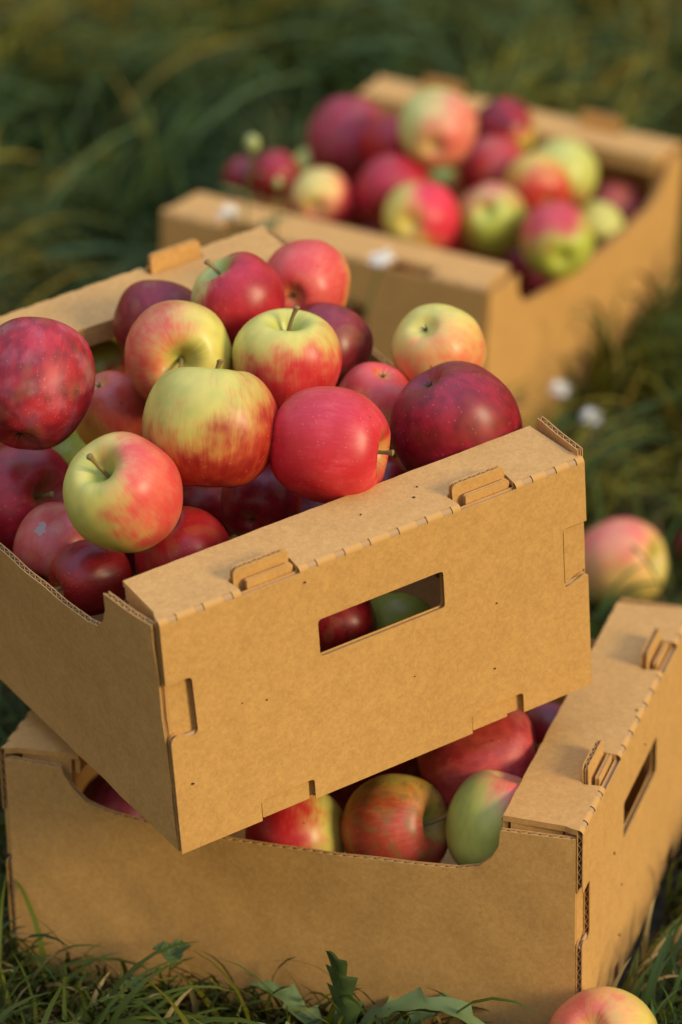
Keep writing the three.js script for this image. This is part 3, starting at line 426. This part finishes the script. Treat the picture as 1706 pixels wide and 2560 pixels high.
  { box: 'G', label: 'pale yellow fallen apple with pink top in the grass behind the crates', at: [.2123,.0307,-2.7826], r: 0.0349, axis: [.84,.37,.4], blush: [-.29,.96,-.03], th: 0.42, ground: [225, 191, 102], red: [226, 145, 111], dark: [225, 105, 86], stem: 0.004, hs: 0.92, soft: 0.45, streak: 0.35, bloom: 0 },
  { box: 'G', label: 'yellow and pink fallen apple in the grass before lower crate corner', at: [.1617,.0315,-2.1315], r: 0.0357, axis: [.32,-.76,-.57], blush: [-.87,.44,.23], th: 0.3, ground: [222, 193, 90], red: [226, 136, 88], dark: [214, 96, 72], stem: 0.004, hs: 0.88, soft: 0.45, streak: 0.35, bloom: 0 },
  { box: 'G', label: 'dark red fallen apple at the right picture edge', at: [.2748,.0163,-2.8353], r: 0.0184, axis: [.12,.47,-.88], blush: [0,.45,.89], th: -1.6, ground: [212, 192, 90], red: [153, 26, 31], dark: [92, 13, 17], stem: 0.004, hs: 0.88, soft: 0.3, streak: 0.35, bloom: 0 },
  { box: 'G', label: 'red fallen apple in the grass left of the stacked crates', at: [-.252,.0141,-2.6301], r: 0.0160, axis: [.12,.47,-.88], blush: [0,.45,.89], th: -1.6, ground: [212, 192, 90], red: [153, 26, 31], dark: [92, 13, 17], stem: 0.004, hs: 0.88, soft: 0.3, streak: 0.35, bloom: 0 },
];
APPLES.forEach((a) => {
  if (a.label.includes('wrinkled')) a.wrinkle = true;
  if (a.label.startsWith('mottled')) a.russet = true;
  if (a.label.includes('scab')) { a.scab = true; a.scabAt = V(-0.3, 0.45, 0.84).normalize().applyEuler(new THREE.Euler(-0.462, 0, 0)).applyQuaternion(appleFrame(a.axis).invert()).toArray(); }
  apple(a);
});
// apples lower down in the heaps, glimpsed between the others
const DEEP = {
  A: [[-0.014, 0.264, -2.385, 0.033], [0.076, 0.295, -2.305, 0.03], [-0.045, 0.238, -2.311, 0.03], [-0.127, 0.227, -2.251, 0.033], [-0.138, 0.281, -2.342, 0.031], [-0.049, 0.307, -2.461, 0.032], [-0.131, 0.262, -2.422, 0.031]],
  B: [[-0.022, 0.171, -2.404, 0.036], [-0.051, 0.159, -2.28, 0.034], [-0.061, 0.177, -2.485, 0.036], [0.136, 0.056, -2.281, 0.033]],
  C: [[0.024, 0.117, -3.306, 0.033], [0.01, 0.038, -3.166, 0.028], [0.124, 0.067, -3.317, 0.027], [0.026, 0.103, -3.2, 0.03], [0.165, 0.059, -3.266, 0.031], [0.073, 0.11, -3.245, 0.032], [0.031, 0.041, -3.301, 0.032]],
};
{
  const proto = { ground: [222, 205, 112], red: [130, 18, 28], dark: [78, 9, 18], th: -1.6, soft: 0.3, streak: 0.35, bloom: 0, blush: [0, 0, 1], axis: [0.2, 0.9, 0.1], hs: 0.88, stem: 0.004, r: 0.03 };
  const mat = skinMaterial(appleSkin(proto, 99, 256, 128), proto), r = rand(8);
  const LABELS = { A: 'dark red apple buried deep in the heap of the upper crate', B: 'dark red apple in the shade under the upper crate', C: 'dark red apple buried deep in the heap of the rear crate' };
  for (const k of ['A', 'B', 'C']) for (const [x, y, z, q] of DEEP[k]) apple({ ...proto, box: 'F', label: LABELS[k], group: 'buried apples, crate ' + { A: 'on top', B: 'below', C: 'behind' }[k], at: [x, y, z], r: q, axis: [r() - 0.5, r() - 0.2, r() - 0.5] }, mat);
}

// ---------------------------------------------------------------- grass
const FOOT_B = { x: 0.01226, z: -2.35902, a: 1.26531 }, FOOT_C = { x: 0.07035, z: -3.23574, a: -0.50256 };
function inCrate(x, z, m) {
  for (const f of [FOOT_B, FOOT_C]) { const dx = x - f.x, dz = z - f.z, c = Math.cos(f.a), s = Math.sin(f.a), lx = dx * c - dz * s, lz = dx * s + dz * c; if (Math.abs(lx) < W / 2 + m && Math.abs(lz) < L / 2 + m) return true; }
  return false;
}
const FALLEN = APPLES.filter((a) => a.box === 'G');
const onApple = (x, z, m) => FALLEN.some((a) => Math.hypot(x - a.at[0], z - a.at[2]) < a.r * m);
// a blade one metre long (scaled by its instance): folded along the middle, tapering, arching towards +z
function bladeGeometry(bend, width, segs, twist) {
  const P = [], I = [], pos = V(0, 0, 0); let ang = 0;
  for (let k = 0; k <= segs; k++) {
    const s = k / segs, w = width * Math.pow(1 - s, 0.55) * (0.55 + 0.45 * Math.min(1, s * 4)) * 0.5 + 0.0002, tw = twist * s;
    const ux = Math.cos(tw), uy = Math.sin(tw) * Math.sin(ang), uz = -Math.sin(tw) * Math.cos(ang);
    const fold = 0.25 * w, nx = 0, ny = -Math.sin(ang), nz = Math.cos(ang);
    P.push(pos.x - ux * w, pos.y - uy * w, pos.z - uz * w, pos.x + nx * fold, pos.y - ny * fold, pos.z - nz * fold, pos.x + ux * w, pos.y + uy * w, pos.z + uz * w);
    ang = bend * Math.pow((k + 0.5) / segs, 1.3);
    pos.y += Math.cos(ang) / segs; pos.z += Math.sin(ang) / segs;
    if (k) { const b = (k - 1) * 3; for (const q of [0, 1]) I.push(b + q, b + q + 1, b + q + 3, b + q + 1, b + q + 4, b + q + 3); }
  }
  const g = new THREE.BufferGeometry(); g.setAttribute('position', new THREE.Float32BufferAttribute(P, 3)); g.setIndex(I); g.computeVertexNormals();
  return g;
}
const grassMat = new THREE.MeshPhysicalMaterial({ color: 0xffffff, roughness: 0.6, specularIntensity: 0.35 });
function meadow(name, label, geo, count, seed, pick) {
  const r = rand(seed), m = new THREE.InstancedMesh(geo, grassMat, count), dummy = new THREE.Object3D(), col = new THREE.Color();
  dummy.rotation.order = 'YXZ';
  let n = 0;
  for (let tries = 0; tries < count * 4 && n < count; tries++) {
    const b = pick(r); if (!b) continue;
    dummy.position.set(b.x, groundY - 0.003, b.z); dummy.rotation.set(b.lean, b.yaw, 0); dummy.scale.set(b.len * b.wide, b.len, b.len); dummy.updateMatrix();
    m.setMatrixAt(n, dummy.matrix); m.setColorAt(n, col.setRGB(...b.rgb)); n++;
  }
  m.count = n; m.name = numbered(name); m.userData = { kind: 'stuff', label, category: 'grass' }; shadow(m); scene.add(m);
}
function tint(r, x, z, dry) {
  const patch = N2(x * 2.2 + 4, z * 1.7) * 0.5 + N2(x * 5.5, z * 5 + 8) * 0.35, t = r(), v = 0.75 + 0.9 * r();
  if (t < dry + 0.10 * clamp(patch, 0, 1)) return [0.26 * v, 0.19 * v, 0.065 * v];
  const k = clamp(0.35 + 0.6 * patch + 0.35 * (r() - 0.5), 0, 1), a = [0.020, 0.040, 0.005], b = [0.095, 0.092, 0.006], c = [0.042, 0.070, 0.016];
  const u = r() < 0.25 ? 1 : 0;
  return a.map((q, i) => lerp(lerp(q, b[i], k), c[i], u * 0.7) * v);
}
// where the blades of each length grow: a field round the crates, thinner and coarser beyond
function spot(r) {
  const far = r() < 0.25;
  return far ? [(r() - 0.5) * 5.5, -1.2 - r() * 5.5] : [(r() - 0.5) * 1.7, -1.85 - r() * 2.75];
}
function keep(x, z, yaw, reach) { if (inCrate(x, z, 0.006) || onApple(x, z, 0.75)) return false; return !inCrate(x + Math.sin(yaw) * reach, z + Math.cos(yaw) * reach, 0.004) && !inCrate(x + Math.sin(yaw) * reach * 0.5, z + Math.cos(yaw) * reach * 0.5, 0.004) && !onApple(x + Math.sin(yaw) * reach, z + Math.cos(yaw) * reach, 0.9); }
// tufts give the meadow its clumps and dark hollows
const tuftRand = rand(71), TUFTS = [];
for (let k = 0; k < 2600; k++) { const far = k > 1500, x = far ? (tuftRand() - 0.5) * 5.5 : (tuftRand() - 0.5) * 1.8, z = far ? -1.2 - tuftRand() * 5.5 : -1.9 - tuftRand() * 2.8; TUFTS.push([x, z, tuftRand(), tuftRand() * 6.283, tuftRand()]); }
const TONES = [[0.016, 0.032, 0.004], [0.026, 0.048, 0.005], [0.050, 0.068, 0.006], [0.115, 0.105, 0.006], [0.036, 0.062, 0.012], [0.170, 0.120, 0.008]];
const DRY = [[-0.27, -3.95, 0.16], [-0.02, -4.1, 0.09], [0.24, -3.0, 0.10], [0.36, -4.05, 0.12], [-0.28, -3.25, 0.08]];   // patches of yellowed grass
function tuftTone(t, r, x, z) { const patch = clamp(0.54 + 0.62 * N2(x * 1.6 + 4, z * 1.3) + 0.25 * (t - 0.5) + DRY.reduce((s, [dx, dz, q]) => s + 0.5 * Math.exp(-((x - dx) ** 2 + (z - dz) ** 2) / (q * q)), 0), 0, 0.999), a = TONES[Math.floor(clamp(patch * 5.2 + (r() - 0.5) * 1.6, 0, 5))], v = 0.75 + 1.0 * r(); return a.map((q) => q * v); }
meadow('grass', 'short green grass covering the meadow', bladeGeometry(1.1, 0.06, 5, 0.5), 42000, 31, (r) => {
  const [x, z] = spot(r), yaw = r() * 6.283, len = 0.025 + 0.045 * r(), lean = (r() - 0.3) * 0.7; if (!keep(x, z, yaw, len * 0.9)) return null;
  return { x, z, yaw, len, lean, wide: 0.8 + 0.8 * r(), rgb: tint(r, x, z, 0.06) };
});
meadow('grass', 'arching green grass tufts of the meadow', bladeGeometry(1.9, 0.028, 8, 0.9), 62000, 32, (r) => {
  const t = TUFTS[Math.floor(r() * TUFTS.length)], q = r() * 6.283, e = 0.035 * Math.sqrt(r()), x = t[0] + Math.cos(q) * e, z = t[1] + Math.sin(q) * e, near = z > -2.75;
  if (near && t[2] < 0.35) return null;
  const yaw = t[4] < 0.6 ? t[3] + (r() - 0.5) * 1.6 : r() * 6.283, len = (near ? 0.055 + 0.055 * r() : 0.075 + 0.085 * r()) * (0.7 + 0.6 * t[2]), lean = (r() - 0.25) * 0.8;
  if (!keep(x, z, yaw, len * 0.75)) return null;
  return { x, z, yaw, len, lean, wide: (near ? 1.5 : 1) * (0.6 + 0.9 * r()), rgb: tuftTone(t[2], r, x, z) };
});
meadow('grass', 'broad long grass blades lying over the meadow', bladeGeometry(1.5, 0.030, 8, 1.2), 2600, 34, (r) => {
  const [x, z] = spot(r); if (z > -3.45 && !(x < -0.25 && z < -2.8)) return null;
  const yaw = r() * 6.283, len = 0.14 + 0.15 * r(), lean = 0.4 + 0.9 * r(); if (!keep(x, z, yaw, len * 0.85)) return null;
  const v = 0.7 + 0.9 * r();
  return { x, z, yaw, len, lean, wide: 0.8 + 0.8 * r(), rgb: r() < 0.12 ? [0.16 * v, 0.12 * v, 0.012 * v] : [0.052 * v, 0.082 * v, 0.022 * v] };
});
meadow('grass', 'dry straw lying between the green blades', bladeGeometry(0.5, 0.02, 4, 0.3), 15000, 33, (r) => {
  const [x, z] = spot(r), yaw = r() * 6.283, len = 0.05 + 0.08 * r(), lean = 1.1 + 0.42 * r(); if (!keep(x, z, yaw, len)) return null;
  const v = 0.4 + 0.8 * r();
  return { x, z, yaw, len, lean, wide: 0.8 + 0.6 * r(), rgb: [0.25 * v, 0.165 * v, 0.06 * v] };
});

// grass and straw crowding the foot of the lower crate
function footSpot(r) {
  const side = r(), c = Math.cos(FOOT_B.a), s = Math.sin(FOOT_B.a), u = 0.005 + 0.10 * r() * r(); let lx, lz;
  if (side < 0.62) { lx = -W / 2 - u; lz = (r() * 2 - 1) * (L / 2 + 0.06); } else if (side < 0.9) { lz = L / 2 + u * 1.6; lx = (r() * 2 - 1) * (W / 2 + 0.12); } else { lz = -L / 2 - u; lx = (r() * 2 - 1) * (W / 2 + 0.05); }
  return [FOOT_B.x + lx * c + lz * s, FOOT_B.z - lx * s + lz * c];
}
meadow('grass', 'grass crowding the foot of the lower crate', bladeGeometry(1.3, 0.075, 7, 0.8), 2600, 35, (r) => {
  const [x, z] = footSpot(r), yaw = r() * 6.283, len = 0.03 + 0.045 * r() * r() + 0.015 * r(), lean = (r() - 0.3) * 0.9; if (!keep(x, z, yaw, len * 0.9)) return null;
  return { x, z, yaw, len, lean, wide: 0.6 + 0.7 * r(), rgb: tint(r, x, z, 0.18) };
});
meadow('grass', 'brown straw heaped at the foot of the lower crate', bladeGeometry(0.6, 0.03, 5, 0.3), 2600, 36, (r) => {
  const [x, z] = footSpot(r), yaw = r() * 6.283, len = 0.03 + 0.06 * r(), lean = 0.9 + 0.6 * r(); if (!keep(x, z, yaw, len)) return null;
  const v = 0.35 + 0.8 * r();
  return { x, z, yaw, len, lean, wide: 0.6 + 0.6 * r(), rgb: [0.26 * v, 0.165 * v, 0.06 * v] };
});

// ---------------------------------------------------------------- weeds and flowers
const leafMat = (r, g, b) => new THREE.MeshPhysicalMaterial({ color: new THREE.Color().setRGB(r, g, b), roughness: 0.6, specularIntensity: 0.5 });
const weedGreen = leafMat(0.13, 0.18, 0.055), weedDark = leafMat(0.07, 0.115, 0.034), stalkGreen = leafMat(0.13, 0.17, 0.05), stalkYellow = leafMat(0.26, 0.20, 0.04), petalWhite = leafMat(0.85, 0.85, 0.78), budGreen = leafMat(0.36, 0.40, 0.14);
// a leaf that starts at the origin and arches along +z: width(s) is half its width in metres
function leafGeometry(len, width, rise, droop, cup, seed, lift = 0) {
  const n = 40, m = 6, r = rand(seed), wob = r() * 9, P = [], I = []; let y = 0, z = 0, ang = rise;
  for (let k = 0; k <= n; k++) {
    const s = k / n, w = width(s, 1), w2 = width(s, -1), sway = 0.10 * len * s * s * N2(wob, s * 1.2);
    for (let q = 0; q <= m; q++) { const u = q / m * 2 - 1, ww = u < 0 ? w2 : w, e = Math.abs(u); P.push(sway + u * ww, y + lift * Math.cos(ang) + cup * e * e * ww * Math.cos(ang) + 0.16 * ww * N2(s * 7 + wob, u * 1.6), z - lift * Math.sin(ang) - cup * e * e * ww * Math.sin(ang)); }
    ang = rise - droop * Math.pow(s, 1.2); y += Math.sin(ang) * len / n; z += Math.cos(ang) * len / n;
    if (k) for (let q = 0; q < m; q++) { const b = (k - 1) * (m + 1) + q; I.push(b, b + m + 1, b + 1, b + 1, b + m + 1, b + m + 2); }
  }
  const g = new THREE.BufferGeometry(); g.setAttribute('position', new THREE.Float32BufferAttribute(P, 3)); g.setIndex(I); g.computeVertexNormals();
  return g;
}
const jagged = (w, ph) => (s, side) => { const env = w * Math.pow(Math.sin(Math.PI * Math.pow(s, 0.75)), 0.8) * (0.35 + 0.65 * s) + 0.0012, t = (s * 5.2 + ph + (side > 0 ? 0.35 : 0)) % 1; return s < 0.12 ? 0.0014 : env * (0.48 + 0.62 * Math.pow(t, 1.3)); };
const oval = (w) => (s) => w * Math.pow(Math.sin(Math.PI * Math.min(0.999, 0.03 + s * 0.97)), 0.7) + 0.0003;
function tube(pts, rad, seg = 12) { return new THREE.TubeGeometry(new THREE.CatmullRomCurve3(pts.map((p) => V(...p))), seg, rad, 6, false); }
{
  const w = thing('leafy_weed', 'jagged-leaved green weed in front of the lower crate', 'weed');
  w.position.set(0.0, groundY, -2.150);
  w.scale.setScalar(1.5);
  const leaves = [[0.082, 0.013, 1.62, 0.7, -0.5, 0], [0.100, 0.014, 1.5, 2.6, 1.35, 0.6], [0.075, 0.013, 1.2, 1.9, -1.3, 0.3], [0.090, 0.014, 1.35, 2.4, 0.5, 0.15], [0.070, 0.012, 0.8, 1.2, 2.4, 0.1], [0.072, 0.014, 1.0, 1.7, -0.2, 0.8], [0.075, 0.012, 0.9, 1.3, 1.9, 0.5], [0.062, 0.012, 1.1, 1.3, -2.2, 0.2]];
  leaves.forEach(([len, wd, rise, droop, yaw, ph], k) => {
    const g = leafGeometry(len, jagged(wd * 0.78, ph), rise, droop, 0.5, 300 + k).rotateY(yaw);
    const lf = part('leaf', g, k % 3 ? weedGreen : weedDark, w);
    part('midrib', leafGeometry(len * 0.96, (s) => 0.0009 * (1.1 - s), rise, droop, 0, 300 + k, 0.0007).rotateY(yaw), stalkGreen, lf);
  });
}
function clover(label, at, stems, seed) {
  const c = thing('clover', label, 'clover', 'small clovers at the foot of the crates'), r = rand(seed); c.position.set(at[0], groundY, at[2]);
  for (const [dx, h, dz, q] of stems) {
    part('stem', tube([[0, 0, 0], [dx * 0.3, h * 0.6, dz * 0.2], [dx, h, dz]], 0.0007), stalkGreen, c);
    for (let k = 0; k < 3; k++) part('leaf', leafGeometry(q, oval(q * 0.46), 0.5 + r() * 0.4, 0.9, 0.3, seed + k).rotateY(r() * 0.5 + k * 2.094).translate(dx, h, dz), weedDark, c);
  }
}
clover('three-leaved clover with round leaves near the left foot of lower crate', [-0.112, 0, -2.222], [[0.004, 0.052, 0.006, 0.014], [-0.02, 0.03, 0.01, 0.010]], 51);
clover('low clover half hidden in grass right of the jagged weed', [0.062, 0, -2.155], [[0.006, 0.03, 0.004, 0.011], [-0.008, 0.022, 0.01, 0.009], [0.02, 0.026, 0.0, 0.010]], 57);
function flower(w, x, y, z, q) {
  const list = [], r = rand(Math.round(x * 9000 + 500));
  for (let k = 0; k < 26; k++) { const t = r() * 6.283, e = Math.acos(1 - r() * 1.25); list.push(new THREE.ConeGeometry(q * 0.26, q * 1.25, 5).translate(0, q * 0.5, 0).rotateX(e).rotateY(t).translate(x, y, z)); }
  const h = part('flower_head', merged(list), petalWhite, w);
  return h;
}
{
  const w = thing('flowering_weed', 'tall thin weed with white flowers before the rear crate', 'weed'); w.position.set(-0.07, groundY, -3.085);
  part('stem', tube([[0, 0, 0], [0.004, 0.12, 0.002], [-0.006, 0.20, 0.004], [0.0, 0.262, 0.008]], 0.0011), stalkGreen, w);
  part('stem', tube([[0.002, 0.14, 0.002], [-0.012, 0.18, 0.006], [-0.019, 0.202, 0.01]], 0.0009), stalkGreen, w);
  part('stem', tube([[0.002, 0.15, 0.002], [0.016, 0.18, 0.0], [0.02, 0.226, 0.0]], 0.0009), stalkGreen, w);
  flower(w, -0.019, 0.205, 0.01, 0.011);
  part('bud', new THREE.SphereGeometry(0.0065, 10, 8).scale(1, 1.2, 1).translate(0, 0.266, 0.008), budGreen, w);
  part('bud', new THREE.SphereGeometry(0.004, 10, 8).scale(1, 1.2, 1).translate(0.02, 0.229, 0), budGreen, w);
  for (const [y, yaw, len] of [[0.19, 1.2, 0.035], [0.215, -1.6, 0.03], [0.235, 0.4, 0.026], [0.17, 2.6, 0.04]]) part('leaf', leafGeometry(len, oval(0.004), 0.7, 0.6, 0.3, 80 + yaw * 10).rotateY(yaw).translate(0, y, 0.004), stalkGreen, w);
}
{
  const w = thing('white_flower', 'white flower on a leaning stem against the rear crate front', 'flower', 'small white flowers'); w.position.set(0.005, groundY, -2.985);
  part('stem', tube([[0, 0, 0], [0.004, 0.10, 0], [0.016, 0.16, -0.004], [0.028, 0.198, -0.004]], 0.0012), stalkGreen, w);
  part('leaf', leafGeometry(0.04, oval(0.005), 1.0, 0.5, 0.3, 91).rotateY(-1.2).translate(0.016, 0.155, -0.003), stalkGreen, w);
  flower(w, 0.028, 0.202, -0.004, 0.011);
}
for (const [label, x, z, h] of [['white flower in the grass beside the rear crate, the upper of two', 0.181, -3.045, 0.052], ['white flower in the grass beside the rear crate, the lower of two', 0.203, -2.985, 0.055]]) {
  const w = thing('white_flower', label, 'flower', 'small white flowers'); w.position.set(x, groundY, z);
  part('stem', tube([[0, 0, 0], [0.002, h * 0.5, 0], [-0.003, h, 0.004]], 0.001), stalkGreen, w);
  flower(w, -0.003, h + 0.012, 0.004, 0.0095);
}
{
  const w = thing('grass_stalk', 'yellow grass stalk bending over before the rear crate side', 'grass stalk'); w.position.set(0.232, groundY, -3.06);
  part('stem', tube([[0, 0, 0], [-0.004, 0.05, 0.0], [-0.008, 0.09, 0.0], [-0.022, 0.115, -0.004], [-0.045, 0.122, -0.008]], 0.0014), stalkYellow, w);
  part('leaf', leafGeometry(0.09, oval(0.003), 1.4, 0.4, 0.2, 95).rotateY(0.8).translate(-0.003, 0.01, 0), stalkYellow, w);
}
{
  const w = thing('apple_leaf', 'small dark green leaf between apples at the rear of upper heap', 'leaf'); w.position.set(0.0, 0, 0);
  const a = APPLES.find((q) => q.label.startsWith('rosy pink')).at;
  w.position.set(a[0] - 0.027, a[1] - 0.021, a[2] + 0.018);
  part('blade', leafGeometry(0.03, oval(0.008), 1.2, 0.7, 0.4, 97).rotateY(2.6), weedDark, w);
}

renderer.render(scene, camera);
